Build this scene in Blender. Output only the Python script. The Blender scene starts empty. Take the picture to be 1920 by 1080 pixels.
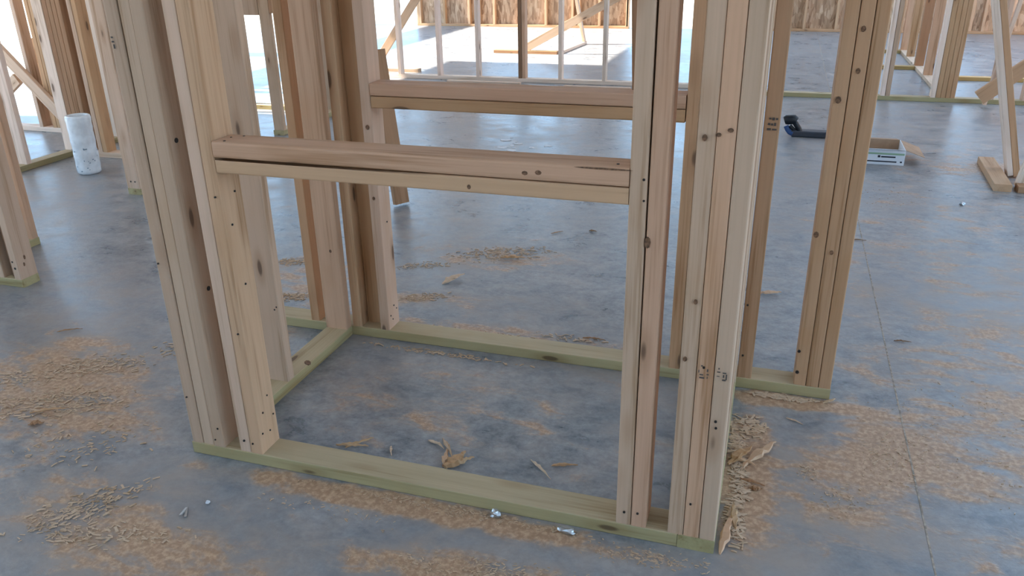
import bpy, bmesh, math, random
from mathutils import Vector, Matrix

# ------------------------------------------------------------------ camera, world, sun, exposure
scene = bpy.context.scene
C = scene.collection
cam_d = bpy.data.cameras.new('camera'); cam = bpy.data.objects.new('camera', cam_d); C.objects.link(cam)
cam_d.sensor_width = 36; cam_d.lens = 28.461; cam_d.clip_start = .05; cam_d.clip_end = 300
_r = Vector((.9522849, .3047759, -.0162861)); _d = Vector((.1069008, -.3830452, -.9175231)); _f = Vector((-.2858772, .8720023, -.3973489))
cam.matrix_world = Matrix(((_r.x, -_d.x, -_f.x, 1.52546), (_r.y, -_d.y, -_f.y, -1.61346), (_r.z, -_d.z, -_f.z, 1.37993), (0, 0, 0, 1)))
scene.camera = cam

world = bpy.data.worlds.new('sky'); scene.world = world; world.use_nodes = True
_nt = world.node_tree; _bg = _nt.nodes['Background']
_tc = _nt.nodes.new('ShaderNodeTexCoord'); _sx = _nt.nodes.new('ShaderNodeSeparateXYZ'); _rp = _nt.nodes.new('ShaderNodeValToRGB')
_nt.links.new(_tc.outputs['Generated'], _sx.inputs[0]); _nt.links.new(_sx.outputs['Z'], _rp.inputs[0]); _nt.links.new(_rp.outputs[0], _bg.inputs[0])
_rp.color_ramp.elements[0].position = 0.0; _rp.color_ramp.elements[0].color = (.44, .71, 1.0, 1)
_rp.color_ramp.elements[1].position = .7; _rp.color_ramp.elements[1].color = (.42, .67, 1.0, 1)
_bg.inputs[1].default_value = 6.0

sun_d = bpy.data.lights.new('sun', 'SUN'); sun = bpy.data.objects.new('sun', sun_d); C.objects.link(sun)
sun_d.energy = 32; sun_d.angle = math.radians(1.0); sun_d.color = (1, .93, .82)
sun.location = (-20, -3, 20)
sun.rotation_euler = Vector((.68, .10, -.67)).to_track_quat('-Z', 'Y').to_euler()

scene.view_settings.view_transform = 'Standard'
scene.view_settings.look = 'None'
scene.view_settings.gamma = 1
scene.view_settings.use_curve_mapping = False
scene.view_settings.exposure = -0.48

# ------------------------------------------------------------------ materials
def new_mat(name):
    m = bpy.data.materials.new(name); m.use_nodes = True
    nt = m.node_tree; b = nt.nodes['Principled BSDF']
    def N(t, **kw):
        n = nt.nodes.new(t)
        for k, v in kw.items(): setattr(n, k, v)
        return n
    return m, nt, b, N, nt.links.new

def math_node(N, L, op, a, b=None, clamp=False):
    n = N('ShaderNodeMath', operation=op, use_clamp=clamp)
    for i, v in enumerate((a, b)):
        if v is None: continue
        if isinstance(v, (int, float)): n.inputs[i].default_value = v
        else: L(v, n.inputs[i])
    return n.outputs[0]

def mix_col(N, L, fac, a, b, blend='MIX'):
    n = N('ShaderNodeMix', data_type='RGBA', blend_type=blend)
    for s, v in ((n.inputs[0], fac), (n.inputs[6], a), (n.inputs[7], b)):
        if isinstance(v, (int, float)): s.default_value = v
        elif isinstance(v, tuple): s.default_value = v if len(v) == 4 else v + (1,)
        else: L(v, s)
    return n.outputs[2]

def smooth(N, L, v, lo, hi, t0=0., t1=1.):
    n = N('ShaderNodeMapRange', interpolation_type='SMOOTHSTEP')
    L(v, n.inputs[0]); n.inputs[1].default_value = lo; n.inputs[2].default_value = hi; n.inputs[3].default_value = t0; n.inputs[4].default_value = t1
    return n.outputs[0]

def noise(N, L, vec, scale, detail=3, rough=.55, sc=None, dist=0.):
    if sc:
        mp = N('ShaderNodeMapping'); mp.inputs['Scale'].default_value = sc; L(vec, mp.inputs[0]); vec = mp.outputs[0]
    n = N('ShaderNodeTexNoise'); n.inputs['Scale'].default_value = scale; n.inputs['Detail'].default_value = detail; n.inputs['Roughness'].default_value = rough
    n.inputs['Distortion'].default_value = dist
    L(vec, n.inputs['Vector']); return n.outputs['Fac']

def wood_material(name, base, rough=.72, knots=True, green=0.):
    m, nt, b, N, L = new_mat(name)
    tc = N('ShaderNodeTexCoord'); oi = N('ShaderNodeObjectInfo')
    sc = N('ShaderNodeVectorMath', operation='SCALE'); L(oi.outputs['Random'], sc.inputs['Scale']); sc.inputs[0].default_value = (91, 37, 53)
    ad = N('ShaderNodeVectorMath', operation='ADD'); L(tc.outputs['Object'], ad.inputs[0]); L(sc.outputs[0], ad.inputs[1])
    co = ad.outputs[0]
    n1 = noise(N, L, co, 1., 3, .5, (1.1, 22, 22), .6)
    n2 = noise(N, L, co, 1., 3, .6, (4, 170, 170))
    n3 = noise(N, L, co, 1., 2, .5, (3, 7, 7))
    g = math_node(N, L, 'ADD', math_node(N, L, 'MULTIPLY', n1, .65), math_node(N, L, 'MULTIPLY', n2, .35))
    rp = N('ShaderNodeValToRGB'); L(g, rp.inputs[0])
    e = rp.color_ramp.elements
    e[0].position = .32; e[0].color = (base[0]*.66, base[1]*.57, base[2]*.45, 1)
    e[1].position = .60; e[1].color = (base[0]*1.1, base[1]*1.1, base[2]*1.12, 1)
    x = e.new(.45); x.color = base + (1,)
    col = rp.outputs[0]
    col = mix_col(N, L, math_node(N, L, 'MULTIPLY', smooth(N, L, n3, .52, .72), .35), col, (base[0]*.88, base[1]*.76, base[2]*.60))
    col = mix_col(N, L, 1., col, oi.outputs['Color'], 'MULTIPLY')
    if knots:
        mp = N('ShaderNodeMapping'); mp.inputs['Scale'].default_value = (3.2, 11., 11.); L(co, mp.inputs[0])
        vo = N('ShaderNodeTexVoronoi'); vo.inputs['Scale'].default_value = 1.; L(mp.outputs[0], vo.inputs['Vector'])
        halo = smooth(N, L, vo.outputs['Distance'], .10, .30, 1., 0.)
        col = mix_col(N, L, math_node(N, L, 'MULTIPLY', halo, .40), col, (base[0]*.62, base[1]*.48, base[2]*.34))
        core = smooth(N, L, vo.outputs['Distance'], .07, .12, 1., 0.)
        col = mix_col(N, L, math_node(N, L, 'MULTIPLY', core, .8), col, (.11, .06, .035))
    if green:
        sn = N('ShaderNodeSeparateXYZ'); L(tc.outputs['Normal'], sn.inputs[0])
        side = smooth(N, L, math_node(N, L, 'ABSOLUTE', sn.outputs['Z']), .3, .8, 1., 0.)
        col = mix_col(N, L, side, col, (.86, .92, .78), 'MULTIPLY')
    L(col, b.inputs['Base Color']); b.inputs['Roughness'].default_value = rough
    b.inputs['Specular IOR Level'].default_value = .3
    bp = N('ShaderNodeBump'); bp.inputs['Strength'].default_value = .18; bp.inputs['Distance'].default_value = .002
    L(g, bp.inputs['Height']); L(bp.outputs[0], b.inputs['Normal'])
    return m

def plain(name, col, rough=.7, metal=0., var=0., scale=20., spec=.4):
    m, nt, b, N, L = new_mat(name)
    b.inputs['Roughness'].default_value = rough; b.inputs['Metallic'].default_value = metal; b.inputs['Specular IOR Level'].default_value = spec
    if var:
        tc = N('ShaderNodeTexCoord'); n = noise(N, L, tc.outputs['Object'], scale, 4)
        f = smooth(N, L, n, .35, .65)
        c = mix_col(N, L, f, tuple(k*(1-var) for k in col), tuple(min(1, k*(1+var)) for k in col)); L(c, b.inputs['Base Color'])
    else: b.inputs['Base Color'].default_value = col + (1,)
    return m

def concrete_material():
    m, nt, b, N, L = new_mat('sealed_concrete')
    tc = N('ShaderNodeTexCoord'); co = tc.outputs['Object']
    big = noise(N, L, co, .9, 5, .6); mid = noise(N, L, co, 5., 6, .62, (1, 1.4, 1), .4); fine = noise(N, L, co, 60., 5, .7)
    sweep = noise(N, L, co, 1., 7, .68, (6, 13, 6), .8)
    n22 = noise(N, L, co, 19., 6, .7, (1, 1.25, 1), .3)
    v = math_node(N, L, 'ADD', math_node(N, L, 'MULTIPLY', mid, .42), math_node(N, L, 'ADD', math_node(N, L, 'MULTIPLY', n22, .36), math_node(N, L, 'MULTIPLY', fine, .22)))
    rp = N('ShaderNodeValToRGB'); L(v, rp.inputs[0]); e = rp.color_ramp.elements
    e[0].position = .41; e[0].color = (.140, .153, .168, 1); e[1].position = .60; e[1].color = (.36, .372, .385, 1)
    col = rp.outputs[0]
    col = mix_col(N, L, math_node(N, L, 'MULTIPLY', smooth(N, L, big, .42, .62), .55), col, (.22, .25, .285))
    # dust and sawdust: blobs with a shape of their own where sawdust lies
    blobs = [(-.62, .12, .55, .40, .75), (-.85, .40, .5, .3, .5), (-.12, -.30, .42, .22, .6), (.25, -.42, .35, .2, .7), (.95, -.25, .45, .12, .8),
             (.75, -.05, .75, .06, 1.2), (1.55, .35, .10, .5, 1.1), (1.66, .78, .25, .06, 1.3), (2.3, .75, .6, .9, .55), (1.95, .55, .25, .25, .75), (1.75, .30, .25, .3, .5), (.6, .45, .7, .4, .45),
             (.35, 1.75, .45, .25, .6), (.2, 1.2, .35, .15, .6), (-.4, 1.2, .4, .5, .6), (.5, 1.0, .8, .08, .7), (2.6, 2.3, 1.3, 1.8, .38), (3.0, 4.2, 1.2, 1.0, .35), (2.9, 4.0, .5, .25, .5), (-.35, .78, .3, .1, .6)]
    tot = None
    for (x, y, rx, ry, s) in blobs:
        mp = N('ShaderNodeMapping', vector_type='POINT'); mp.inputs['Location'].default_value = (-x/rx, -y/ry, 0); mp.inputs['Scale'].default_value = (1/rx, 1/ry, 0)
        L(co, mp.inputs[0])
        ln = N('ShaderNodeVectorMath', operation='LENGTH'); L(mp.outputs[0], ln.inputs[0])
        f = smooth(N, L, ln.outputs['Value'], .1, 1.25, s, 0.)
        tot = f if tot is None else math_node(N, L, 'ADD', tot, f)
    dustn = math_node(N, L, 'ADD', math_node(N, L, 'MULTIPLY', sweep, .55), math_node(N, L, 'MULTIPLY', mid, .45))
    k = math_node(N, L, 'ADD', dustn, math_node(N, L, 'MULTIPLY', tot, .26))
    heavy = smooth(N, L, k, .59, .73)
    light = smooth(N, L, math_node(N, L, 'ADD', math_node(N, L, 'MULTIPLY', big, .5), math_node(N, L, 'ADD', math_node(N, L, 'MULTIPLY', mid, .5), math_node(N, L, 'MULTIPLY', tot, .14))), .40, .74)
    dustcol = mix_col(N, L, smooth(N, L, fine, .4, .65), (.38, .215, .115), (.60, .39, .235))
    col = mix_col(N, L, math_node(N, L, 'MULTIPLY', light, .75), col, (.36, .26, .185))
    col = mix_col(N, L, math_node(N, L, 'MULTIPLY', heavy, .85), col, dustcol)
    L(col, b.inputs['Base Color'])
    r = math_node(N, L, 'ADD', math_node(N, L, 'ADD', .25, math_node(N, L, 'MULTIPLY', mid, .06)), math_node(N, L, 'MULTIPLY', math_node(N, L, 'MAXIMUM', heavy, light), .20))
    L(r, b.inputs['Roughness']); b.inputs['Specular IOR Level'].default_value = .55
    bp = N('ShaderNodeBump'); bp.inputs['Strength'].default_value = .35; bp.inputs['Distance'].default_value = .004
    L(math_node(N, L, 'ADD', math_node(N, L, 'MULTIPLY', fine, .5), math_node(N, L, 'MULTIPLY', math_node(N, L, 'MULTIPLY', heavy, sweep), 1.)), bp.inputs['Height']); L(bp.outputs[0], b.inputs['Normal'])
    return m

def osb_material():
    m, nt, b, N, L = new_mat('strand_board')
    tc = N('ShaderNodeTexCoord'); oi = N('ShaderNodeObjectInfo')
    ad = N('ShaderNodeVectorMath', operation='ADD'); sc = N('ShaderNodeVectorMath', operation='SCALE'); L(oi.outputs['Random'], sc.inputs['Scale']); sc.inputs[0].default_value = (31, 17, 23)
    L(tc.outputs['Object'], ad.inputs[0]); L(sc.outputs[0], ad.inputs[1])
    cols = []
    for ang, s in ((.5, 1.), (-.6, 1.3)):
        mp = N('ShaderNodeMapping'); mp.inputs['Rotation'].default_value = (0, ang, 0); mp.inputs['Scale'].default_value = (26*s, 26*s, 7*s); L(ad.outputs[0], mp.inputs[0])
        v = N('ShaderNodeTexVoronoi'); v.inputs['Scale'].default_value = 1.; L(mp.outputs[0], v.inputs['Vector'])
        sp = N('ShaderNodeSeparateColor'); L(v.outputs['Color'], sp.inputs[0]); cols.append(sp.outputs[0])
    f = math_node(N, L, 'ADD', math_node(N, L, 'MULTIPLY', cols[0], .5), math_node(N, L, 'MULTIPLY', cols[1], .5))
    rp = N('ShaderNodeValToRGB'); L(f, rp.inputs[0]); e = rp.color_ramp.elements
    e[0].position = .1; e[0].color = (.27, .15, .08, 1); e[1].position = .9; e[1].color = (.66, .46, .30, 1); x = e.new(.5); x.color = (.50, .31, .18, 1)
    col = mix_col(N, L, 1., rp.outputs[0], oi.outputs['Color'], 'MULTIPLY')
    L(col, b.inputs['Base Color']); b.inputs['Roughness'].default_value = .7
    return m

M_WOOD = wood_material('sawn_lumber', (.56, .39, .27))
M_PT = wood_material('treated_lumber', (.47, .37, .225), green=1.)
M_CONC = concrete_material()
M_OSB = osb_material()
M_NAIL = plain('nail_steel', (.035, .03, .028), .5, .4)
M_INK = plain('stamp_ink', (.10, .085, .075), .9)
M_KNOT = plain('knot_wood', (.16, .085, .045), .7, 0, .5, 120)
M_CHIP = wood_material('wood_chip', (.56, .40, .27), knots=False)
M_METAL = plain('galvanised_steel', (.55, .57, .58), .35, .9)
M_JOINT = plain('joint_dust', (.34, .28, .225), .9, 0, .3, 60)
M_WRAP = plain('plastic_wrap', (.74, .78, .81), .25, 0, .10, 14, .6)
M_WRAPD = plain('roll_core', (.33, .35, .38), .6)
M_CARD = plain('brown_cardboard', (.42, .28, .18), .85, 0, .1, 12)
M_CARDW = plain('white_print', (.72, .72, .74), .7)
M_GREEN = plain('green_print', (.30, .42, .27), .7)
M_BLACK = plain('black_print', (.02, .02, .03), .7)
M_TOOLB = plain('black_rubber', (.012, .013, .016), .45)
M_TOOLG = plain('dark_grey_metal', (.06, .065, .08), .4, .3)
M_TOOLBL = plain('blue_grip', (.02, .06, .17), .4)
M_REFLECTOR = plain('reflector_facing', (.62, .66, .70), .6)  # silver face added to the unseen deck to bounce light down
M_GROUND = plain('sandy_ground', (.50, .46, .39), .95, 0, .15, 1.5)

# ------------------------------------------------------------------ helpers
XL, XR, YF, YB, H = -7.0, 6.6, -5.2, 12.0, 3.2   # building extents, ceiling height
ZT, ZP = H-.10, H-.002                             # stud tops, top of the top plates
RND = random.Random(7)
def link(name, me, mat, parent=None, loc=(0, 0, 0), color=(1, 1, 1)):
    o = bpy.data.objects.new(name, me); C.objects.link(o)
    if mat and not me.materials: me.materials.append(mat)
    o.color = tuple(color) + (1,)
    o.location = Vector(loc)
    if parent: o.parent = parent; o.location = Vector(loc) - wloc(parent)
    return o
def wloc(o):
    v = Vector(o.location)
    while o.parent: o = o.parent; v = v + Vector(o.location)
    return v
def thing(name, label, cat, loc=(0, 0, 0), group=None, kind=None):
    o = bpy.data.objects.new(name, None); C.objects.link(o); o.empty_display_size = .1
    o.location = loc; o['label'] = label; o['category'] = cat; o['kind'] = kind or 'thing'
    if group: o['group'] = group
    return o
def tag(o, label, cat, group=None, kind=None):
    o['label'] = label; o['category'] = cat
    if group: o['group'] = group
    if kind: o['kind'] = kind
    return o
def structure(name, label, cat, loc=(0, 0, 0)):
    o = bpy.data.objects.new(name, None); C.objects.link(o); o.empty_display_size = .1; o.location = loc
    o['kind'] = 'structure'; o['label'] = label; o['category'] = cat
    return o
def mesh_from(name, verts, faces, smooth_=False):
    me = bpy.data.meshes.new(name); me.from_pydata(verts, [], faces); me.update()
    if smooth_:
        for p in me.polygons: p.use_smooth = True
    return me
def prism(length, w, t, ch=.003, seg=1, bow=(0, 0), wane=None):
    """board along local X (centred); w along Y, t along Z; eased edges; bow = sideways curve in metres"""
    hw, ht = w/2, t/2; c = min(ch, hw*.45, ht*.45); k = c*.3
    prof = [(hw, -ht+c), (hw, ht-c), (hw-k, ht-k), (hw-c, ht), (-hw+c, ht), (-hw+k, ht-k), (-hw, ht-c), (-hw, -ht+c), (-hw+k, -ht+k), (-hw+c, -ht), (hw-c, -ht), (hw-k, -ht+k)]
    n = len(prof); vs = []; fs = []
    for i in range(seg+1):
        u = i/seg; x = (u-.5)*length; s = math.sin(math.pi*u)
        for (y, z) in prof:
            if wane and z > 0 and y < 0: # rounded missing edge that tapers along the board
                a = wane*max(0, 1-u*1.7); d = (z/ht)*(-y/hw)
                if d > .8: z -= a*.9; y += a*.2
            vs.append((x, y+bow[0]*s, z+bow[1]*s))
    for i in range(seg):
        for j in range(n):
            a = i*n+j; b = i*n+(j+1) % n; fs.append((a, b, b+n, a+n))
    fs.append(tuple(range(n-1, -1, -1))); fs.append(tuple(range(seg*n, seg*n+n)))
    return vs, fs
TONE = dict(pale=(1.08, 1.10, 1.14), mid=(1, 1, 1), warm=(1.0, .90, .76), tan=(.92, .78, .60), brown=(.66, .52, .40), dark=(.42, .33, .26), grey=(.90, .90, .88), white=(1.25, 1.32, 1.42), pink=(1.05, .93, .84), overexposed=(1.42, 1.58, 1.85))  # last tint paints daylight overexposure into the wood colour of distant boards
def tone(t):
    c = TONE[t] if isinstance(t, str) else t
    j = RND.uniform(.94, 1.05)
    return tuple(k*j*RND.uniform(.985, 1.015) for k in c)
def beam(name, parent, p0, p1, w, t, side, tn='mid', mat=None, ch=.003, seg=1, bow=(0, 0), wane=None):
    p0 = Vector(p0); p1 = Vector(p1); d = (p1-p0); ln = d.length; x = d/ln
    y = Vector(side); y = (y - x*y.dot(x)).normalized(); z = x.cross(y)
    vs, fs = prism(ln, w, t, ch, seg, bow, wane)
    o = link(name, mesh_from(name, vs, fs), mat or M_WOOD, None, (0, 0, 0), tone(tn))
    rot = Matrix((x, y, z)).transposed()
    c = (p0+p1)/2
    o.rotation_euler = rot.to_euler()
    o.location = c
    if parent: o.parent = parent; o.location = c - wloc(parent)
    return o
def lumber(name, parent, X, Y, Z, axis, tn='mid', mat=None, ch=.003, seg=1, bow=(0, 0), wane=None):
    c = [(a[0]+a[1])/2 for a in (X, Y, Z)]; r = (X, Y, Z)
    i = 'xyz'.index(axis); p0 = list(c); p1 = list(c); p0[i], p1[i] = r[i]
    o = [k for k in range(3) if k != i]; a, b = o
    s = [0, 0, 0]; s[a] = 1
    return beam(name, parent, p0, p1, r[a][1]-r[a][0], r[b][1]-r[b][0], s, tn, mat, ch, seg, bow, wane)
def stud(parent, x0, x1, y0, y1, z0=.038, z1=None, tn='mid', g=.0006, name='stud', fine=True):
    bow = (RND.uniform(-.0016, .0016), RND.uniform(-.0025, .0025)) if fine else (0, 0)
    return lumber(name, parent, (x0+g, x1-g), (y0+RND.uniform(0, .0015), y1), (z0, z1 or ZT), 'z', tn, None, RND.uniform(.0025, .0042), 8 if fine else 1, bow)
def plate(parent, X, Y, Z=(0, .038), tn='mid', treated=True, name='bottom_plate'):
    ax = 'x' if X[1]-X[0] > Y[1]-Y[0] else 'y'
    return lumber(name, parent, X, Y, Z, ax, tn, M_PT if treated else M_WOOD, .003, 6)
def box_mesh(name, X, Y, Z):
    vs = [(x, y, z) for x in X for y in Y for z in Z]
    return mesh_from(name, vs, [(0, 1, 3, 2), (4, 6, 7, 5), (0, 4, 5, 1), (2, 3, 7, 6), (0, 2, 6, 4), (1, 5, 7, 3)])
def box(name, parent, X, Y, Z, mat, color=(1, 1, 1)):
    c = [(a[0]+a[1])/2 for a in (X, Y, Z)]
    return link(name, box_mesh(name, *[(a[0]-m, a[1]-m) for a, m in zip((X, Y, Z), c)]), mat, parent, c, color)
def discs(name, parent, pts, n, r, mat, thick=.0012, sx=1.):
    """small round heads: centre points (world), normal n, radius r -> one mesh under parent"""
    n = Vector(n).normalized(); u = n.orthogonal().normalized(); v = n.cross(u); vs = []; fs = []
    if abs(n.z) < .5: v = Vector((0, 0, 1)); u = v.cross(n)
    base = Vector(pts[0])
    for p in pts:
        p = Vector(p)-base; rr = r*RND.uniform(.85, 1.15); k = len(vs); m = 8
        for h in (-.002, thick):
            for i in range(m):
                a = 2*math.pi*i/m; vs.append(p+n*h+u*(rr*math.cos(a))+v*(rr*sx*math.sin(a)))
        for i in range(m): fs.append((k+i, k+(i+1) % m, k+m+(i+1) % m, k+m+i))
        fs.append(tuple(k+m+i for i in range(m)))
    # parent rotation: bake into parent's frame
    me = mesh_from(name, [tuple(q) for q in vs], fs)
    o = bpy.data.objects.new(name, me); C.objects.link(o); me.materials.append(mat)
    bpy_parent_keep(o, parent, base)
    if len(pts) > 1: o['kind'] = 'stuff'
    return o
def local_matrix(o):
    return Matrix.LocRotScale(o.location, o.rotation_euler, o.scale)
def world_matrix(o):
    m = local_matrix(o)
    while o.parent: o = o.parent; m = local_matrix(o) @ m
    return m
def bpy_parent_keep(o, parent, loc):
    m = Matrix.Translation(loc)
    if parent: o.parent = parent; m = world_matrix(parent).inverted() @ m
    o.location, q, o.scale = m.decompose(); o.rotation_euler = q.to_euler()
def nails(parent, pts, n=(0, -1, 0), r=.0029): return discs('nail_heads', parent, pts, n, r, M_NAIL)
def knot(parent, pts, n=(0, -1, 0), r=.009, sx=1.25): return discs('knot', parent, pts, n, r, M_KNOT, .0006, sx)
def ink(parent, rects, n=(0, -1, 0)):
    """flat stamp marks: rects (x0,x1,z0,z1) on plane y (front face)"""
    vs = []; fs = []; y = rects[0][4]; bx, bz = rects[0][0], rects[0][2]
    for (x0, x1, z0, z1, yy) in rects:
        k = len(vs); vs += [(x0-bx, 0, z0-bz), (x1-bx, 0, z0-bz), (x1-bx, 0, z1-bz), (x0-bx, 0, z1-bz)]; fs.append((k, k+1, k+2, k+3))
    me = mesh_from('grade_stamp', vs, fs); o = bpy.data.objects.new('grade_stamp', me); C.objects.link(o); me.materials.append(M_INK)
    bpy_parent_keep(o, parent, (bx, y-.0012, bz)); o['kind'] = 'stuff'; return o

# ------------------------------------------------------------------ setting: floor, ceiling, outer walls, ground
fl = box('floor', None, (XL, XR+.1), (YF-.1, YB+.1), (-.15, 0), M_CONC)
fl.data.transform(Matrix.Translation(fl.location)); fl.location = (0, 0, 0)
tag(fl, 'grey blue sealed concrete slab dusted with sawdust', 'floor', kind='structure')
jt = box('control_joint', fl, (1.996, 2.0005), (YF, YB-.2), (-.01, .0008), M_JOINT)
gr = box('ground', None, (-70, 70), (-60, 80), (-.6, -.16), M_GROUND); tag(gr, 'pale sandy ground outside the slab', 'ground', kind='structure')
ce = structure('ceiling', 'unseen roof deck, silver reflector face and open bays added for light', 'ceiling', (0, 3, H))
BAYS = [[(-2.2, 3.8, -3.6, -2.75)], [(-6.9, -5.5, -2.4, .6), (4.3, 6.2, -2.4, .6)], [(-6.9, -5.6, 4.0, 7.4), (3.5, 6.2, 4.0, 7.4)], [(-6.9, -3.7, 7.4, 11.7), (2.2, 5.6, 7.4, 11.7)]]      # unseen roof bays added, sized and placed to let daylight in
def deck(X, Y): box('deck_panel', ce, X, Y, (H, H+.12), M_REFLECTOR)
_y = YF-.7
for row in BAYS:
    y0, y1 = row[0][2:]; deck((XL-.6, XR+.7), (_y, y0)); _x = XL-.6
    for (x0, x1, _a, _b) in row: deck((_x, x0), (y0, y1)); _x = x1
    deck((_x, XR+.7), (y0, y1)); _y = y1
deck((XL-.6, XR+.7), (_y, YB+.7));


def solid_ranges(a0, a1, openings):
    """cut [a0,a1]x[0,H] around openings (b0,b1,z0,z1) -> list of rects"""
    cuts = sorted({a0, a1} | {max(a0, min(a1, q)) for o in openings for q in o[:2]}); out = []
    for u, v in zip(cuts, cuts[1:]):
        if v-u < .02: continue
        z = [(0., H)]
        for (b0, b1, z0, z1) in openings:
            if b0 < v-.01 and b1 > u+.01:
                nz = []
                for (p, q) in z:
                    if z0 > p+.01: nz.append((p, min(q, z0)))
                    if z1 < q-.01: nz.append((max(p, z1), q))
                z = nz
        out += [(u, v, p, q) for (p, q) in z]
    return out
def outer_wall(name, label, axis, fixed, inward, a0, a1, openings, spacing=.45, first=0., detail=True):
    """sheathed outer wall: strand board sheets outside, studs and bottom plate inside (inward = +-1)"""
    w = structure(name, label, 'wall', ((fixed if axis == 'y' else (a0+a1)/2), (fixed if axis == 'x' else (a0+a1)/2), 0))
    def place(fn, A, D, Z, *r):
        D = tuple(sorted((fixed+inward*D[0], fixed+inward*D[1])))
        return fn(A, D, Z, *r) if axis == 'x' else fn(D, A, Z, *r)
    n = int(math.ceil((a1-a0)/1.22))
    for i in range(n):
        b0 = a0+i*1.22; b1 = min(a1, b0+1.22)
        for (u, v, p, q) in solid_ranges(b0, b1, openings):
            place(lambda X, Y, Z: box('sheathing_panel', w, X, Y, Z, M_OSB, (RND.uniform(.85, 1.15),)*3), (u+.001, v-.001), (-.011, 0), (p, q))
    for (u, v, p, q) in solid_ranges(a0, a1, [o for o in openings if o[2] < .05]):
        if p < .01: place(lambda X, Y, Z: plate(w, X, Y, Z, 'tan', False), (u, v), (.001, .09), (0, .038))
    place(lambda X, Y, Z: plate(w, X, Y, Z, 'mid', False, 'top_plate'), (a0, a1), (.001, .09), (H-.08, H-.002))
    k = a0+first
    while k < a1-.04:
        for (u, v, p, q) in solid_ranges(k, k+.038, openings):
            p = max(p, .038); q = min(q, H-.08)
            if q-p > .15 and v-u > .03: place(lambda X, Y, Z: lumber('stud', w, X, Y, Z, 'z', 'warm'), (u, v), (.001, .09), (p, q))
        k += spacing
    for (b0, b1, z0, z1) in openings:
        for e in (b0-.038, b1):
            if a0 < e < a1-.03: place(lambda X, Y, Z: lumber('jamb_stud', w, X, Y, Z, 'z', 'warm'), (e, e+.038), (.001, .09), (.038, H-.08))
        place(lambda X, Y, Z: lumber('opening_header', w, X, Y, Z, axis, 'warm'), (b0, b1), (.001, .09), (z1, min(z1+.14, H-.08)))
        if z0 > .1: place(lambda X, Y, Z: lumber('opening_sill', w, X, Y, Z, axis, 'warm'), (b0, b1), (.001, .09), (z0-.038, z0))
    return w
outer_wall('wall_back', 'back wall of brown strand board sheets between studs', 'x', YB, -1, XL, XR, [(-.86, 1.35, 0, 2.7), (-6.2, -4.55, 0, 2.7), (-3.4, -1.7, .9, 2.6), (2.7, 4.2, .9, 2.6)], .45, .24)
outer_wall('wall_left', 'left outer wall with wide open framed bays', 'y', XL, 1, YF, YB, [(-4.6, -1.2, 0, 2.9), (-.6, 3.2, 0, 3.0), (3.6, 7.5, 0, 3.05), (7.9, 11.6, 0, 3.05)], .9)
outer_wall('wall_right', 'right outer wall of strand board with window openings', 'y', XR, -1, YF, YB, [(-4.6, -1.2, 0, 2.9), (-.4, 3.0, 0, 2.9), (7.0, 9.6, .5, 2.7)], .45)
outer_wall('wall_front', 'front outer wall with wide door openings', 'x', YF, 1, XL, XR, [(-6.0, -3.2, 0, 2.7)], .9)

# ------------------------------------------------------------------ the framed closet in the foreground
W = .089; D = .827
fr = thing('stud_partition', 'front stud wall of the small framed closet, double sill across its opening', 'partition', (.75, .045, 0))
plate(fr, (0, 1.4085), (0, W))
s = []
for x, t in ((0, 'grey'), (.038, 'mid'), (.076, 'grey'), (.164, 'pale'), (.202, 'warm'), (1.256, 'mid'), (1.294, 'pink'), (1.384, 'mid'), (1.422, 'pink'), (1.460, 'mid')):
    s.append(stud(fr, x, x+.038, RND.uniform(0, .002), W, tn=t))
nails(s[0], [(.012, 0, .19), (.008, 0, .60)]); nails(s[2], [(.100, 0, .10), (.085, 0, .06)]); nails(s[2], [(.114, .05, .52), (.114, .03, .93)], (1, 0, 0), .006)
nails(s[3], [(.184, 0, .075)]); nails(s[4], [(.212, 0, .07), (.224, 0, .42), (.225, 0, .80)])
nails(s[4], [(.240, .015, .10), (.240, .03, .16), (.240, .05, .09), (.240, .06, .20), (.240, .075, .13), (.240, .045, .55), (.240, .03, .72), (.240, .06, .80)], (1, 0, 0))
nails(s[5], [(1.277, 0, .075), (1.285, 0, .92), (1.287, 0, .875)]); nails(s[6], [(1.310, 0, .078)])
knot(s[6], [(1.299, 0, .784)], r=.007, sx=2.); knot(s[8], [(1.448, 0, 1.03), (1.426, 0, 1.02)], r=.006, sx=.7); knot(s[7], [(1.40, 0, 1.013), (1.408, 0, .66), (1.395, 0, .52)], r=.005)
nails(s[8], [(1.437, 0, .505), (1.434, 0, .134)]); nails(s[9], [(1.473, 0, .372), (1.475, 0, .355)])
ink(s[8], [(1.429, 1.437, .486, .489, 0), (1.429, 1.440, .478, .482, 0), (1.444, 1.447, .496, .503, 0), (1.444, 1.449, .488, .491, 0), (1.445, 1.447, .479, .484, 0), (1.426, 1.428, .492, .499, 0), (1.431, 1.435, .508, .511, 0)])
ink(s[9], [(1.466, 1.473, .498, .501, 0), (1.478, 1.486, .497, .500, 0), (1.466, 1.472, .488, .490, 0), (1.479, 1.482, .487, .494, 0), (1.485, 1.488, .482, .496, 0), (1.478, 1.486, .479, .483, 0), (1.468, 1.471, .506, .510, 0)])
ink(s[0], [(.006, .013, 1.176, 1.180, 0), (.006, .014, 1.166, 1.170, 0), (.009, .014, 1.152, 1.162, 0)])
si0 = lumber('lower_sill', fr, (.2415, 1.2545), (.002, W), (.862, .899), 'x', 'warm', None, .004, 12, (0, 0), .017)
si1 = lumber('upper_sill', fr, (.2415, 1.2545), (-.001, W-.002), (.901, .941), 'x', 'pink', None, .006, 6)
nails(si1, [(.262, .05, .941), (.285, .07, .941), (.27, .012, .941), (1.225, .03, .941)], (0, 0, 1), .003)
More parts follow.
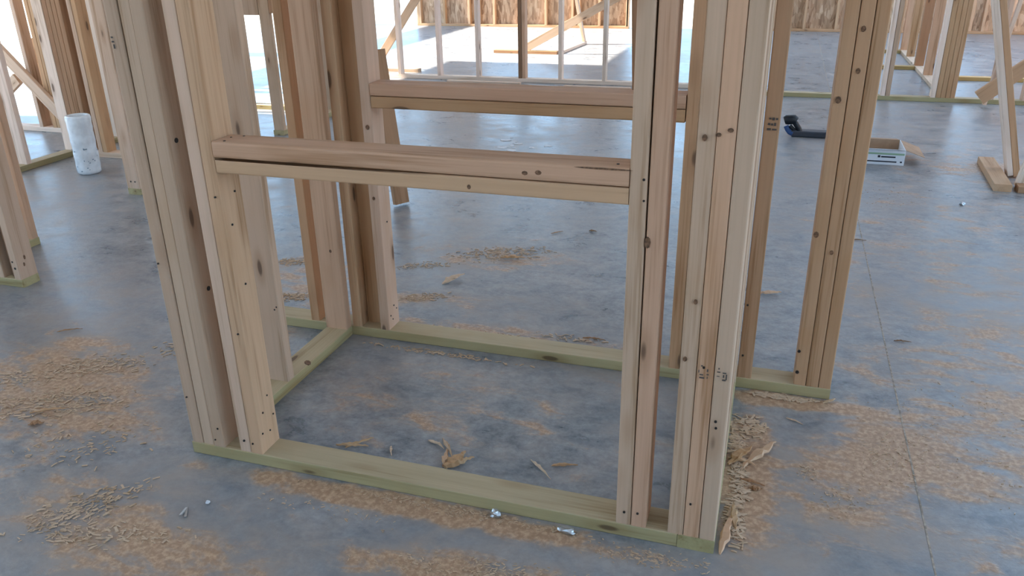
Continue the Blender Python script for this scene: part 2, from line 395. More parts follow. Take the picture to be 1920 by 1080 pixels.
discs('bark_crack', si1, [(1.20, -.001, .9375)], (0, -1, 0), .055, M_KNOT, .0006, .03)
knot(si1, [(1.03, -.001, .917), (1.06, -.001, .920)], r=.008, sx=.7); knot(si0, [(.90, .002, .876)], r=.005)
plate(fr, (0, 1.498), (0, W), (ZT, ZP), 'mid', False, 'top_plate')

lf = thing('stud_partition', 'left stud wall of the framed closet with one wide-faced middle stud', 'partition', (.04, .45, 0))
plate(lf, (-.005, .084), (W+.001, D-.001)); pk = None
ls = [stud(lf, -.005, .084, .385, .423, tn='mid'), stud(lf, -.005, .084, .788, .8255, tn='pink'), stud(lf, -.005, .084, .095, .133, tn='brown')]
knot(lf.children[0], [(.075, .52, .038)], (0, 0, 1), .011, 1.6)
knot(ls[1], [(.05, .789, 1.03), (.06, .789, .93), (.05, .789, .35)], r=.006); nails(ls[0], [(.07, .386, .30), (.078, .386, .31)])
plate(lf, (-.005, .084), (W+.001, D-.001), (ZT, ZP), 'mid', False, 'top_plate')

bk = thing('stud_partition', 'back stud wall of the framed closet, running past its right corner', 'partition', (.8, D+.045, 0))
plate(bk, (-.36, 1.790), (D, D+W))
bs = {}
for x, t in ((-.093, 'tan'), (.088, 'warm'), (.203, 'mid'), (1.2745, 'tan'), (1.3125, 'tan'), (1.499, 'tan'), (1.676, 'tan'), (1.714, 'brown'), (1.752, 'tan')):
    bs[x] = stud(bk, x, x+(.046 if x == 1.499 else .038), D+RND.uniform(0, .002), D+W, tn=(.86, .74, .60) if t in('tan', 'brown') and x > 1.4 else t)
stud(bk, .1265, .2025, D+.050, D+W-.001, tn='tan', name='nailer_stud')
nails(bs[.203], [(.241, D+.02, .09), (.241, D+.05, .12), (.241, D+.035, .07), (.241, D+.07, .10), (.241, D+.03, .60), (.241, D+.05, .45)], (1, 0, 0))
knot(bs[.203], [(.222, D, .80), (.222, D, .55)], r=.006); knot(bs[1.676], [(1.682, D, .552), (1.69, D, .95)], r=.007); knot(bs[1.714], [(1.73, D, 1.03), (1.728, D, 1.14), (1.732, D, .50)], r=.006)
nails(bs[1.676], [(1.683, D, .085), (1.680, D, .16)], r=.005); nails(bs[1.499], [(1.509, D, .30), (1.511, D, .12)])
ink(bs[1.499], [(1.512, 1.518, .888, .893, D), (1.521, 1.528, .886, .894, D), (1.531, 1.537, .887, .893, D), (1.510, 1.517, .872, .878, D), (1.519, 1.525, .871, .877, D), (1.527, 1.533, .870, .879, D), (1.509, 1.520, .857, .863, D), (1.523, 1.536, .857, .862, D)])
lumber('lower_sill', bk, (.2425, 1.2735), (D+.002, D+W), (.865, .904), 'x', 'tan', None, .004, 6)
lumber('upper_sill', bk, (.2425, 1.2735), (D, D+W), (.906, .946), 'x', 'pink', None, .004, 6)
beam('warped_cripple', bk, (1.168, D+.075, .039), (1.022, D+.075, ZT-.01), .045, .026, (1, 0, 0), 'brown')
plate(bk, (-.36, 1.790), (D, D+W), (ZT, ZP), 'mid', False, 'top_plate')

rf = thing('stud_partition', 'right stud wall of the framed closet, seen edge on behind the corner post', 'partition', (1.45, .45, 0))
plate(rf, (1.4095, 1.498), (0, D-.001), tn=(.95, .97, .93))
for y in (.36, .788): stud(rf, 1.4095, 1.498, y, y+.0375, tn='mid')
stud(rf, 1.4095, 1.498, .095, .133, tn='mid')
plate(rf, (1.4095, 1.498), (W+.001, D-.001), (ZT, ZP), 'mid', False, 'top_plate')

# ------------------------------------------------------------------ stud walls around it
w = thing('stud_partition', 'stud wall ending in a grey post at the left edge of the picture', 'partition', (-2.2, .88, 0))
plate(w, (-3.1, -1.537), (.837, .926))
for x, t in ((-1.575, 'mid'), (-1.613, 'dark'), (-1.672, 'grey'), (-1.80, 'grey'), (-2.2, 'mid'), (-2.6, 'mid'), (-3.0, 'mid')):
    o = stud(w, x, x+.038, .837 if x != -1.613 else .862, .926, tn=t)
    if x == -1.575: nails(o, [(-1.556, .837, .09), (-1.562, .837, .12)], r=.005); knot(o, [(-1.537, .87, .10), (-1.537, .88, .13)], (1, 0, 0), .005, 2.)
plate(w, (-3.1, -1.537), (.837, .926), (ZT, ZP), 'mid', False, 'top_plate')
w = thing('stud_partition', 'short stud wall tucked behind the grey end post', 'partition', (-1.95, 1.1, 0))
plate(w, (-2.02, -1.931), (.928, 1.31)); stud(w, -2.02, -1.931, .93, .968, tn='pink'); stud(w, -2.02, -1.931, 1.27, 1.308, tn='pink')
plate(w, (-2.02, -1.931), (.928, 1.31), (ZT, ZP), 'mid', False, 'top_plate')

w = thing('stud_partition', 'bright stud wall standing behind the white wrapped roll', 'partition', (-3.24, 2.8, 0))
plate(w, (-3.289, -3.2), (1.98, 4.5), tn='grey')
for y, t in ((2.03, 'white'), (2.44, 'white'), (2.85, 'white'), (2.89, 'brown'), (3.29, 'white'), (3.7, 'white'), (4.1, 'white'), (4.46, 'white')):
    stud(w, -3.289, -3.2, y, y+.038, tn='overexposed' if t == 'white' else t, fine=False)
plate(w, (-3.289, -3.2), (1.98, 4.5), (ZT, ZP), 'mid', False, 'top_plate')
w = thing('stud_partition', 'stud wall with a dark brown corner post right of the wrapped roll', 'partition', (-2.7, 2.88, 0))
plate(w, (-3.199, -2.17), (2.85, 2.939), tn='pale', treated=False)
for x, t in ((-3.195, 'brown'), (-3.157, 'brown'), (-3.119, 'brown'), (-3.081, 'brown'), (-2.99, 'pale'), (-2.95, 'tan'), (-2.55, 'mid'), (-2.21, 'mid')):
    stud(w, x, x+.038, 2.85, 2.939, tn=t, fine=False)
plate(w, (-3.199, -2.17), (2.85, 2.939), (ZT, ZP), 'mid', False, 'top_plate')
w = thing('stud_partition', 'grey stud wall half hidden behind the closet left post', 'partition', (-2.12, 3.4, 0))
plate(w, (-2.123, -2.034), (2.15, 2.36)); plate(w, (-2.165, -2.076), (3.77, 4.70))
o = stud(w, -2.123, -2.034, 2.15, 2.188, tn='pale', fine=False); nails(o, [(-2.09, 2.15, .08), (-2.06, 2.15, .08)], r=.005)
stud(w, -2.165, -2.076, 3.78, 3.818, tn='grey', fine=False); stud(w, -2.165, -2.076, 4.2, 4.238, tn='grey', fine=False); stud(w, -2.165, -2.076, 4.6, 4.638, tn='grey', fine=False)
lumber('cross_block', w, (-2.31, -2.167), (3.78, 3.82), (.885, 1.12), 'z', 'grey'); lumber('cross_block', w, (-2.075, -1.985), (3.78, 3.82), (.90, 1.12), 'z', 'brown')
plate(w, (-2.165, -2.076), (2.15, 4.70), (ZT, ZP), 'mid', False, 'top_plate')
w = thing('stud_partition', 'stud wall crossing the floor beyond the grey half-hidden wall', 'partition', (-2.8, 4.75, 0))
plate(w, (-3.199, -2.167), (4.66, 4.749), tn='grey')
for x in (-3.19, -2.79+.35): stud(w, x, x+.038, 4.66, 4.749, tn='mid', fine=False)
plate(w, (-3.199, -2.167), (4.66, 4.749), (ZT, ZP), 'mid', False, 'top_plate')
# side room on the far left
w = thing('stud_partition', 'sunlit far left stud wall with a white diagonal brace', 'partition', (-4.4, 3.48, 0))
plate(w, (-6.0, -3.295), (3.43, 3.519), tn='overexposed', treated=False)
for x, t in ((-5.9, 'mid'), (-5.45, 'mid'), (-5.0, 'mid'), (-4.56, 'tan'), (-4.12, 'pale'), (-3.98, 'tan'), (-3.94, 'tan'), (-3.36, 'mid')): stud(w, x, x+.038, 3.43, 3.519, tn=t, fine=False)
beam('diagonal_brace', w, (-4.50, 3.41, .83), (-3.70, 3.41, .0), .089, .036, (1, 0, 1), 'pale')
beam('diagonal_brace', w, (-4.75, 3.41, .05), (-4.20, 3.41, .42), .089, .036, (1, 0, -1), 'pale')
plate(w, (-6.0, -3.295), (3.43, 3.519), (ZT, ZP), 'mid', False, 'top_plate')
# scraps of strand board leaning in the side room
def slab(name, label, pts, thick, mat, yaw_pt, lean, col=(1, 1, 1)):
    """irregular sheet outline pts (u,v) standing at yaw_pt, leaning back"""
    n = len(pts); vs = [(u, 0, v) for u, v in pts]+[(u, thick, v) for u, v in pts]
    fs = [tuple(range(n)), tuple(range(2*n-1, n-1, -1))]+[(i, i+n, (i+1) % n+n, (i+1) % n) for i in range(n)]
    o = link(name, mesh_from(name, vs, fs), mat, None, yaw_pt, col); o.rotation_euler = (lean, 0, 0); return tag(o, label, 'board')
slab('board_offcut', 'torn orange strand board offcut leaning behind the white diagonal brace', [(0, 0), (.42, 0), (.40, .2), (.34, .34), (.37, .44), (.22, .62), (.12, .72), (0, .70)], .012, M_OSB, (-4.26, 3.56, 0), -.12, (1.1, .95, .8))
cr = thing('storage_crate', 'dark open crate in the shaded side room behind the roll', 'crate', (-4.0, 4.35, 0))
for X, Y, Z, nm in (((-4.35, -3.6), (4.05, 4.65), (0, .02), 'base'), ((-4.35, -4.33), (4.05, 4.65), (.02, .42), 'side_panel'), ((-3.62, -3.6), (4.05, 4.65), (.02, .42), 'side_panel'), ((-4.33, -3.62), (4.05, 4.07), (.02, .12), 'front_rail'), ((-4.33, -3.62), (4.05, 4.07), (.22, .30), 'front_rail'), ((-4.33, -3.62), (4.63, 4.65), (.02, .42), 'back_panel'), ((-4.33, -3.62), (4.07, 4.63), (.40, .42), 'lid')):
    box(nm, cr, X, Y, Z, M_WOOD, (.22, .17, .14) if nm != 'front_rail' else (.4, .32, .28))
bd = lumber('lumber_beam', None, (-5.2, -3.55), (5.3, 5.34), (.62, 1.06), 'x', 'tan'); tag(bd, 'wide brown header board set in the bright far left framing', 'header')
for x in (-5.2, -3.62):
    o = lumber('support_stud', bd, (x, x+.06), (5.345, 5.43), (0, 2.5), 'z', 'mid')
    wm = world_matrix(o); o.parent = None; m = world_matrix(bd).inverted() @ Matrix.LocRotScale(o.location + Vector(bd.location)*0 if False else Vector((x+.03, 5.3875, 1.25)), o.rotation_euler, (1, 1, 1)); o.parent = bd; o.location, q, _s = m.decompose(); o.rotation_euler = q.to_euler()

# middle wall in front of the back wall
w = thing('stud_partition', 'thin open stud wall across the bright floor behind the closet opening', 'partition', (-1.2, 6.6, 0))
plate(w, (-3.0, 1.2), (6.56, 6.649), tn='overexposed', treated=False)
for x, t in ((-2.86, 'overexposed'), (-2.41, 'overexposed'), (-1.95, 'overexposed'), (-1.51, 'overexposed'), (-1.045, 'dark'), (-1.005, 'pink'), (-.62, 'overexposed'), (-.165, 'overexposed'), (.3, 'grey'), (.75, 'grey')): stud(w, x, x+.038, 6.56, 6.649, tn=t, fine=False)
plate(w, (-3.0, 1.2), (6.56, 6.649), (ZT, ZP), 'mid', False, 'top_plate')
o = beam('brace_board', None, (-2.95, 7.1, .045), (-2.0, 7.1, 1.28), .089, .038, (1, 0, -1), 'grey'); tag(o, 'grey diagonal brace board slanting up beyond the thin stud wall', 'brace')
o = lumber('floor_board', None, (-3.2, -2.35), (6.95, 7.04), (0, .036), 'x', 'grey'); tag(o, 'flat grey board lying under the slanting brace', 'board')
o = lumber('floor_strip', None, (-1.78, -.98), (6.40, 6.455), (0, .02), 'x', 'white'); tag(o, 'long white strip lying along the thin stud wall, left one', 'board', 'white strips along the thin stud wall')
o = lumber('floor_strip', None, (-.50, .16), (6.33, 6.385), (0, .02), 'x', 'white'); tag(o, 'shorter white strip lying along the thin stud wall, right one', 'board', 'white strips along the thin stud wall')
af = thing('kicker_brace', 'angled brace frame standing on the bright floor near the back wall', 'brace', (-1.3, 9.0, 0))
lumber('foot_board', af, (-2.05, -1.2), (8.70, 8.79), (0, .038), 'x', 'brown'); beam('diagonal_board', af, (-1.62, 8.75, .07), (-.28, 8.75, .78), .10, .036, (-1, 0, 2), 'grey')
beam('foot_board', af, (-1.19, 8.80, .02), (-1.12, 9.85, .02), .10, .038, (1, 0, 0), 'white'); beam('post', af, (-1.10, 9.80, .04), (-1.40, 9.80, 1.5), .08, .038, (0, 1, 0), 'pale')
o = beam('brace_board', None, (-.43, 2.37, .012), (-.545, 2.44, .84), .089, .036, (.6, 1, 0), 'brown'); tag(o, 'short brown board leaning upright behind the closet back wall', 'brace')

# right side
w = thing('stud_partition', 'right stud wall on a pale plate with a brown multi-stud post', 'partition', (3.2, 6.34, 0))
plate(w, (1.3, 6.4), (6.30, 6.389), tn='grey')
for x, t in ((1.32, 'mid'), (2.40, 'overexposed'), (2.44, 'grey'), (2.806, 'overexposed'), (2.845, 'tan'), (2.883, 'tan'), (2.921, 'tan'), (2.959, 'tan'), (3.26, 'pale'), (3.51, 'pale'), (3.95, 'mid'), (4.4, 'mid'), (4.85, 'mid'), (5.3, 'mid')):
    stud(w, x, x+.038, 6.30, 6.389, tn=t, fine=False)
plate(w, (1.3, 6.4), (6.30, 6.389), (ZT, ZP), 'mid', False, 'top_plate')
w = thing('stud_partition', 'receding row of brown studs behind the multi-stud post', 'partition', (2.97, 8.0, 0))
plate(w, (2.91, 2.999), (6.395, 9.75), tn='pale', treated=False)
for y, t in ((6.5, 'tan'), (7.0, 'brown'), (7.6, 'pink'), (8.25, 'brown'), (8.3, 'tan'), (9.0, 'tan'), (9.6, 'pink')): stud(w, 2.91, 2.999, y, y+.038, tn=t, fine=False)
plate(w, (2.91, 2.999), (6.395, 9.75), (ZT, ZP), 'mid', False, 'top_plate')
w = thing('stud_partition', 'short cross wall of studs closing the receding row, nearer one', 'partition', (2.6, 8.25, 0))
plate(w, (2.25, 2.908), (8.2, 8.289), tn='tan'); stud(w, 2.26, 2.298, 8.2, 8.289, tn='pale', fine=False); stud(w, 2.30, 2.338, 8.2, 8.289, tn='grey', fine=False)
plate(w, (2.25, 2.908), (8.2, 8.289), (ZT, ZP), 'mid', False, 'top_plate')
w = thing('stud_partition', 'short cross wall of studs closing the receding row, farther one', 'partition', (2.6, 9.6, 0))
plate(w, (2.25, 2.908), (9.55, 9.639), tn='tan')
for x, t in ((2.26, 'pale'), (2.62, 'mid'), (2.66, 'white'), (2.80, 'tan'), (2.84, 'tan')): stud(w, x, x+.038, 9.55, 9.639, tn=t, fine=False)
plate(w, (2.25, 2.908), (9.55, 9.639), (ZT, ZP), 'mid', False, 'top_plate')
w = thing('stud_partition', 'far right stud wall with tan plate across the blue floor', 'partition', (4.5, 7.6, 0))
plate(w, (3.05, 6.4), (7.55, 7.639), tn=(1.1, .85, .6))
for x in (4.3, 4.75, 5.2, 5.65, 6.1): stud(w, x, x+.038, 7.55, 7.639, tn='tan', fine=False)
plate(w, (3.05, 6.4), (7.55, 7.639), (ZT, ZP), 'mid', False, 'top_plate')
kb = thing('kicker_brace', 'leaning kicker brace with a short foot board at the right edge', 'brace', (2.85, 3.8, 0))
beam('foot_board', kb, (2.845, 4.15, .021), (2.812, 3.49, .021), .092, .042, (1, 0, 0), 'warm')
beam('post', kb, (2.920, 3.86, .01), (2.515, 3.93, 1.55), .030, .085, (1, 0, .2), 'overexposed'); beam('post', kb, (2.955, 3.862, .01), (2.550, 3.932, 1.55), .036, .085, (1, 0, .2), 'tan')
beam('post', kb, (2.915, 3.60, .01), (3.06, 3.60, .95), .04, .05, (1, 0, .2), 'overexposed')
beam('foot_board', kb, (2.888, 3.52, .019), (3.55, 3.52, .019), .085, .038, (0, 1, 0), 'brown')
o = beam('brace_board', None, (3.12, 6.0, .10), (3.75, 6.0, .66), .12, .036, (1, 0, -1), 'tan'); tag(o, 'brown board slanting up behind the leaning kicker brace', 'brace')
o = beam('brace_board', None, (3.20, 6.15, .02), (3.36, 6.15, 1.3), .030, .036, (1, 0, 0), 'white'); tag(o, 'slim pale stick leaning on the right stud wall', 'brace')

# ------------------------------------------------------------------ loose things
def lathe(prof, n=28):
    vs = []; fs = []
    for i in range(n):
        a = 2*math.pi*i/n
        for (r, z) in prof: vs.append((r*math.cos(a), r*math.sin(a), z))
    m = len(prof)
    for i in range(n):
        for j in range(m-1):
            a = i*m+j; b = ((i+1) % n)*m+j; fs.append((a, b, b+1, a+1))
    return vs, fs
t = thing('wrapped_roll', 'white plastic wrapped roll standing upright on the blue floor', 'roll', (-2.735, 2.49, 0))
prof = [(0, .0), (.060, 0), (.072, .012)]
rr = random.Random(3)
for k in range(12): prof.append((.074+rr.uniform(-.004, .004)*(1 if k < 6 else .4), .03+k*.027))
prof += [(.077, .362), (.073, .377), (.064, .381), (.056, .376), (.052, .360)]
vs, fs = lathe(prof, 32); vs = [(x*(1+.05*math.sin(5*math.atan2(y, x)+z*30)*max(0, .2-z)*4), y, z) for x, y, z in vs]
link('plastic_sleeve', mesh_from('plastic_sleeve', vs, fs, True), M_WRAP, t, (-2.735, 2.49, 0))
vs, fs = lathe([(0, .355), (.0525, .358)], 24); link('roll_end', mesh_from('roll_end', vs, fs), M_WRAPD, t, (-2.735, 2.49, 0))
vs = []; fs = []
for k in range(40):
    a = rr.uniform(0, 6.28); z = rr.uniform(.02, .17); r = .0785; dz = rr.uniform(.004, .014); da = rr.uniform(.05, .16); q = len(vs)
    vs += [(r*math.cos(a), r*math.sin(a), z), (r*math.cos(a+da), r*math.sin(a+da), z+dz*.3), (r*math.cos(a+da*.7), r*math.sin(a+da*.7), z+dz), (r*math.cos(a-.02), r*math.sin(a-.02), z+dz*.8)]; fs.append((q, q+1, q+2, q+3))
o = link('grey_print', mesh_from('grey_print', vs, fs), plain('grey_print_ink', (.22, .30, .36), .5), t, (-2.735, 2.49, 0)); o['kind'] = 'stuff'

t = thing('open_carton', 'open white printed carton with brown inside lying beyond the studs', 'carton', (2.2, 4.1, 0))
def bx_(nm, X, Y, Z, m, p=t): return box(nm, p, X, Y, Z, m)
bx_('base_panel', (2.06, 2.345), (3.96, 4.27), (.001, .005), M_CARD)
f = bx_('front_panel', (2.06, 2.345), (3.955, 3.959), (.001, .098), M_CARDW)
bx_('green_band', (2.06, 2.34), (3.9535, 3.9548), (.066, .078), M_GREEN, f); bx_('black_logo', (2.185, 2.20), (3.9535, 3.9548), (.047, .061), M_BLACK, f); bx_('black_lettering', (2.205, 2.29), (3.9535, 3.9548), (.048, .057), M_BLACK, f); bx_('black_stripe', (2.06, 2.30), (3.9535, 3.9548), (.018, .026), M_BLACK, f); bx_('black_mark', (2.32, 2.332), (3.9535, 3.9548), (.018, .027), M_BLACK, f)
bx_('back_panel', (2.06, 2.345), (4.266, 4.27), (.001, .098), M_CARD); bx_('side_panel', (2.06, 2.064), (3.96, 4.266), (.001, .098), M_CARDW); bx_('side_panel', (2.341, 2.345), (3.96, 4.266), (.001, .098), M_CARDW)
def flap(nm, p, q, wdir, m):
    p = Vector(p); q = Vector(q); wd = Vector(wdir); n = (q-p).cross(wd).normalized()*.003
    c = p; vs = [tuple(v-c) for v in (p, q, q+wd, p+wd, p+n, q+n, q+wd+n, p+wd+n)]
    link(nm, mesh_from(nm, vs, [(0, 1, 2, 3), (7, 6, 5, 4), (0, 4, 5, 1), (1, 5, 6, 2), (2, 6, 7, 3), (3, 7, 4, 0)]), m, t, c)
flap('flap', (2.07, 3.957, .0985), (2.335, 3.957, .0985), (0, -.035, .012), M_CARDW)
flap('flap', (2.345, 3.97, .0985), (2.345, 4.26, .0985), (.12, .02, -.045), M_CARD); flap('flap', (2.335, 4.27, .0985), (2.07, 4.27, .0985), (0, .12, -.02), M_CARD)

t = thing('nail_gun', 'black and dark blue power tool lying on the floor between the studs', 'tool', (1.74, 4.68, 0))
def smooth_blob(nm, pts, rad, m, p=t):
    cu = bpy.data.curves.new(nm, 'CURVE'); cu.dimensions = '3D'; cu.bevel_depth = rad; cu.bevel_resolution = 3; cu.use_fill_caps = True
    sp = cu.splines.new('POLY'); sp.points.add(len(pts)-1)
    for k, q in enumerate(pts): sp.points[k].co = (*q[:3], 1); sp.points[k].radius = q[3] if len(q) > 3 else 1
    tmp = bpy.data.objects.new(nm, cu); C.objects.link(tmp); dg = bpy.context.evaluated_depsgraph_get(); dg.update()
    me = bpy.data.meshes.new_from_object(tmp.evaluated_get(dg)); bpy.data.objects.remove(tmp)
    c = Vector(pts[0][:3]); me.transform(Matrix.Translation(-c)); me.materials.clear()
    for pg in me.polygons: pg.use_smooth = True
    return link(nm, me, m, p, c)
smooth_blob('motor_housing', [(1.600, 4.66, .112, .85), (1.615, 4.66, .118, 1.05), (1.665, 4.66, .122, 1.05), (1.682, 4.66, .112, .85)], .034, M_TOOLB)
smooth_blob('nose', [(1.675, 4.66, .10), (1.705, 4.66, .06), (1.715, 4.66, .035)], .020, M_TOOLB)
smooth_blob('grip', [(1.615, 4.655, .075), (1.628, 4.65, .050), (1.645, 4.645, .030), (1.668, 4.64, .021)], .018, M_TOOLBL)
smooth_blob('grip_guard', [(1.640, 4.66, .078), (1.664, 4.66, .055), (1.695, 4.65, .030)], .014, M_TOOLB)
lumber('magazine', t, (1.66, 1.905), (4.63, 4.72), (.001, .045), 'x', 'mid', M_TOOLG, .008)
box('end_cap', t, (1.905, 1.925), (4.625, 4.725), (.0, .05), M_TOOLB)

# metal bits and small rubbish
def crumple(name, label, cat, c, size, seed, mat):
    r = random.Random(seed); bm = bmesh.new(); bmesh.ops.create_icosphere(bm, subdivisions=2, radius=1)
    for v in bm.verts: v.co = Vector((v.co.x*size[0], v.co.y*size[1], v.co.z*size[2]))*r.uniform(.55, 1.15)
    zmin = min(v.co.z for v in bm.verts)
    for v in bm.verts: v.co.z -= zmin
    me = bpy.data.meshes.new(name); bm.to_mesh(me); bm.free(); o = link(name, me, mat, None, c); return tag(o, label, cat)
crumple('anchor_nut', 'small shiny metal anchor against the front plate', 'hardware', (.947, -.022, 0), (.016, .012, .012), 1, M_METAL)
crumple('foil_scrap', 'crumpled grey metal scrap below the front plate', 'hardware', (1.137, -.030, 0), (.026, .012, .009), 2, M_METAL)
crumple('foil_scrap', 'tiny glinting foil scrap on the floor far right', 'hardware', (2.55, 3.154, 0), (.016, .012, .010), 3, M_METAL)
crumple('foil_scrap', 'tiny pale pebble on the bare floor left of the closet', 'hardware', (.19, -.19, 0), (.006, .006, .005), 5, M_CARDW)
cl = thing('metal_clip', 'bent metal clip on the floor at front left', 'hardware', (.162, -.246, 0))
beam('arm', cl, (.150, -.225, .004), (.172, -.258, .004), .007, .003, (1, 1, 0), 'mid', M_METAL, .0008); beam('arm', cl, (.150, -.225, .004), (.160, -.262, .010), .007, .003, (1, 1, 0), 'mid', M_METAL, .0008)

def scrap(label, c, ln, wd, th, yaw, tilt=0., tn='mid', seed=0, group=None):
    r = random.Random(seed+50); n = 11; vs = []; fs = []; off = 0.
    for k in range(n):
        u = k/(n-1); x = (u-.5)*ln*r.uniform(.97, 1.03); env = min(1, .25+2.2*u, .12+1.6*(1-u)); hw = wd/2*env*r.uniform(.6, 1.15); z = math.sin(math.pi*u)*ln*.04+r.uniform(0, .3)*th
        off += r.uniform(-.12, .12)*wd; t_ = th*r.uniform(.35, 1.)*(.4+.6*env)
        vs += [(x, off-hw, z), (x+r.uniform(-.1, .1)*wd, off+hw, z), (x+r.uniform(-.1, .1)*wd, off+hw*r.uniform(.5, 1.), z+t_*r.uniform(.6, 1)), (x, off-hw*r.uniform(.5, 1.), z+t_)]
    for k in range(n-1):
        a = k*4
        for j in range(4): fs.append((a+j, a+(j+1) % 4, a+4+(j+1) % 4, a+4+j))
    fs += [(3, 2, 1, 0), tuple((n-1)*4+j for j in range(4))]
    o = link('wood_scrap', mesh_from('wood_scrap', vs, fs), M_CHIP, None, (c[0], c[1], .001+abs(math.sin(tilt))*ln*.5), tone(tn)); o.rotation_euler = (0, -tilt, yaw)
    return tag(o, label, 'wood scrap', group)
scrap('broad wood chip standing out on the blue floor behind the closet', (.262, 1.42, 0), .12, .045, .008, 1.0, .12, 'mid', 1)
scrap('reddish splintered chip on the sawdust patch behind the closet', (.43, 1.745, 0), .11, .03, .012, .25, .03, 'tan', 2)
scrap('thin brown stick just behind the closet back plate', (.975, 1.035, 0), .085, .012, .006, .02, 0, 'brown', 3)
scrap('small dark splinter high on the floor behind the closet opening', (.541, 2.145, 0), .07, .010, .006, .7, 0, 'brown', 4)
scrap('small black chip on the floor left of the right stud pair', (.711, 2.208, 0), .045, .022, .008, -.3, .1, 'dark', 5)
scrap('pale splinter pile piece inside the closet by the front plate', (.44, .155, 0), .10, .018, .010, .12, .06, 'warm', 6)
scrap('brown splinter behind the pale splinter inside the closet', (.455, .172, 0), .09, .012, .008, .7, .12, 'tan', 7)
scrap('short upright sliver left of the splintered block inside the closet', (.56, .168, 0), .05, .010, .006, -1.1, 0, 'pale', 8)
scrap('splintered block of wood inside the closet against the front plate', (.755, .168, 0), .085, .038, .022, 1.25, .12, 'tan', 9)
scrap('short splinter lying against the splintered block on its left', (.728, .172, 0), .075, .02, .014, 1.75, .12, 'pink', 39)
scrap('short splinter lying against the splintered block on its right', (.782, .170, 0), .07, .018, .016, .95, .15, 'warm', 40)
scrap('long splinter running up from the splintered block', (.715, .215, 0), .13, .014, .010, -1.0, .08, 'mid', 10)
scrap('pale curled splinter above the splintered block', (.675, .235, 0), .07, .016, .006, -.45, .05, 'pale', 11)
scrap('long pale stick lying slanted inside the closet', (1.005, .205, 0), .105, .011, .007, -.75, 0, 'pale', 12)
scrap('short brown stick right of the long pale stick', (1.065, .243, 0), .075, .014, .007, .35, 0, 'tan', 13)
scrap('long broad shard lying right of the corner post', (1.592, .45, 0), .17, .032, .012, 1.05, .03, 'pink', 14)
scrap('reddish shard wedged along the corner post', (1.538, .42, 0), .11, .03, .014, .95, .12, 'tan', 15)
scrap('cross shard lying between the two shards by the corner post', (1.545, .40, 0), .08, .015, .008, -.3, .05, 'warm', 16)
scrap('dark thin stick pointing right from the corner post', (1.575, .315, 0), .07, .012, .007, -.25, 0, 'brown', 17)
scrap('small dark knot chip right of the corner post', (1.585, .283, 0), .035, .018, .010, .1, 0, 'brown', 18)
scrap('long pale strip along the foot of the corner post', (1.526, .085, 0), .17, .026, .012, 1.42, .03, 'pink', 19)
scrap('second pale strip leaning at the foot of the corner post', (1.535, .15, 0), .10, .02, .010, 1.7, .10, 'warm', 20)
scrap('wood chip on the floor between the tan stud and the end post', (1.585, 1.64, 0), .10, .03, .010, .35, .05, 'pink', 21)
scrap('forked twig on the floor in front of the end post plate', (1.685, .665, 0), .055, .008, .005, -.4, 0, 'pale', 22)
scrap('curled shaving at the corner of the end post plate', (1.79, .81, 0), .05, .016, .008, .6, .1, 'pale', 23)
scrap('thin dark splinter on the open floor at right', (1.98, 2.42, 0), .07, .009, .005, .1, 0, 'dark', 24)
scrap('dark splinter beside the floor joint at right', (2.06, 1.33, 0), .06, .012, .005, .15, 0, 'dark', 25)
scrap('brown curl on the sawdust at the far left floor', (-.60, .06, 0), .12, .012, .008, .55, .03, 'tan', 26)
scrap('dark brown flake in the left sawdust heap', (-.575, -.02, 0), .05, .025, .010, .3, .1, 'brown', 27)
scrap('slender stick lying above the left sawdust', (-1.0, .55, 0), .09, .010, .006, .6, 0, 'brown', 28)

def shavings(name, label, areas, seed, size=(.008, .03), th=.0016):
    r = random.Random(seed); vs = []; fs = []
    for (cx, cy, rx, ry, cnt, ang) in areas:
        for _ in range(cnt):
            a = r.uniform(0, 2*math.pi); q = math.sqrt(r.random())*r.uniform(.4, 1.)
            ux, uy = rx*q*math.cos(a), ry*q*math.sin(a); x = cx+ux*math.cos(ang)-uy*math.sin(ang); y = cy+ux*math.sin(ang)+uy*math.cos(ang)
            ln = r.uniform(*size)*r.choice((.6, 1, 1)); w_ = ln*r.uniform(.12, .35); yaw = ang+r.gauss(0, .7); z0 = .0002; lift = r.uniform(0, .25)*ln
            c, s_ = math.cos(yaw), math.sin(yaw); k = len(vs)
            for (u, h) in ((-.5, r.uniform(0, 1)*lift), (0, lift), (.5, r.uniform(0, 1)*lift)):
                for (vv, zz) in ((-w_/2, 0), (w_/2, 0), (w_/2, th), (-w_/2, th)):
                    vs.append((x+u*ln*c-vv*s_, y+u*ln*s_+vv*c, z0+h*.6+zz))
            for g in (0, 4):
                for j in range(4): fs.append((k+g+j, k+g+(j+1) % 4, k+g+4+(j+1) % 4, k+g+4+j))
            fs += [(k+3, k+2, k+1, k), (k+8, k+9, k+10, k+11)]
    o = link(name, mesh_from(name, vs, fs), M_CHIP, None); return tag(o, label, 'shavings', kind='stuff')
shavings('wood_shavings', 'tan wood shavings strewn over the floor left of the closet', [(-.62, .10, .30, .12, 420, .45), (-.70, .34, .25, .10, 260, .4), (-.90, .18, .2, .1, 120, .4), (-.12, -.30, .20, .10, 260, .9), (.0, -.38, .3, .06, 160, .3), (-.35, -.05, .25, .2, 120, .5), (-.45, .55, .15, .1, 80, .4)], 1, (.006, .022))
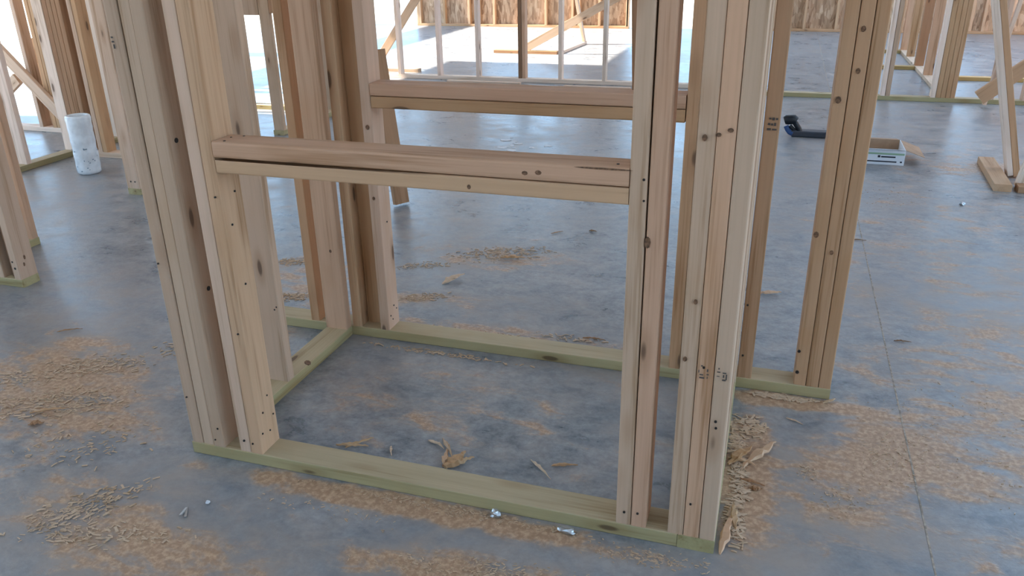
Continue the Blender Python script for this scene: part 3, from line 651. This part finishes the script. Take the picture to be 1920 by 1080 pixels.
shavings('wood_shavings', 'fine shavings along the foot of the front plate', [(.85, -.03, .55, .025, 260, 0), (.95, -.22, .35, .05, 320, .15), (.5, -.12, .3, .05, 60, 0), (1.35, -.06, .2, .04, 160, .1)], 2, (.004, .012))
shavings('wood_shavings', 'heap of shavings right of the corner post', [(1.535, .40, .03, .30, 300, .1), (1.54, .15, .03, .14, 160, .1), (1.65, .80, .12, .02, 200, 0), (1.56, .60, .05, .08, 120, .2)], 3, (.008, .03), .002)
shavings('wood_shavings', 'shavings scattered on the floor behind the closet', [(.36, 1.80, .28, .12, 260, .4), (.20, 1.22, .15, .05, 110, .4), (.05, 1.55, .2, .06, 90, .4), (-.55, 1.44, .14, .06, 140, .4), (-.34, 1.07, .12, .06, 170, .4), (.6, .97, .35, .025, 120, 0), (.45, .775, .4, .02, 140, 0), (.3, 3.4, .3, .15, 60, .2), (.9, 1.02, .2, .03, 60, 0)], 4, (.006, .022))
shavings('wood_shavings', 'loose crumbs on the floor at right', [(1.95, .55, .18, .14, 160, .8), (1.80, .30, .12, .10, 90, .5), (2.2, .7, .4, .5, 160, .5), (2.2, 3.2, .3, .3, 50, .2), (1.72, .40, .05, .04, 40, .3)], 5, (.003, .010))

def flakes(label, c, n, spread, size, seed):
    r = random.Random(seed); vs = []; fs = []
    for _ in range(n):
        x, y = r.gauss(0, spread[0]), r.gauss(0, spread[1]); m = 6; k = len(vs); q = r.uniform(*size)
        for h in (0, .002):
            for i in range(m): a = 2*math.pi*i/m; rr_ = q*r.uniform(.5, 1.2); vs.append((x+rr_*1.5*math.cos(a), y+rr_*math.sin(a), .0003+h))
        fs += [tuple(k+m+i for i in range(m))]+[(k+i, k+(i+1) % m, k+m+(i+1) % m, k+m+i) for i in range(m)]
    o = link('plaster_flakes', mesh_from('plaster_flakes', vs, fs), M_CARDW, None, c); return tag(o, label, 'flakes', kind='stuff')
flakes('white flakes on the blue floor just above the front sill', (-.26, 3.8, 0), 16, (.12, .18), (.008, .03), 4)
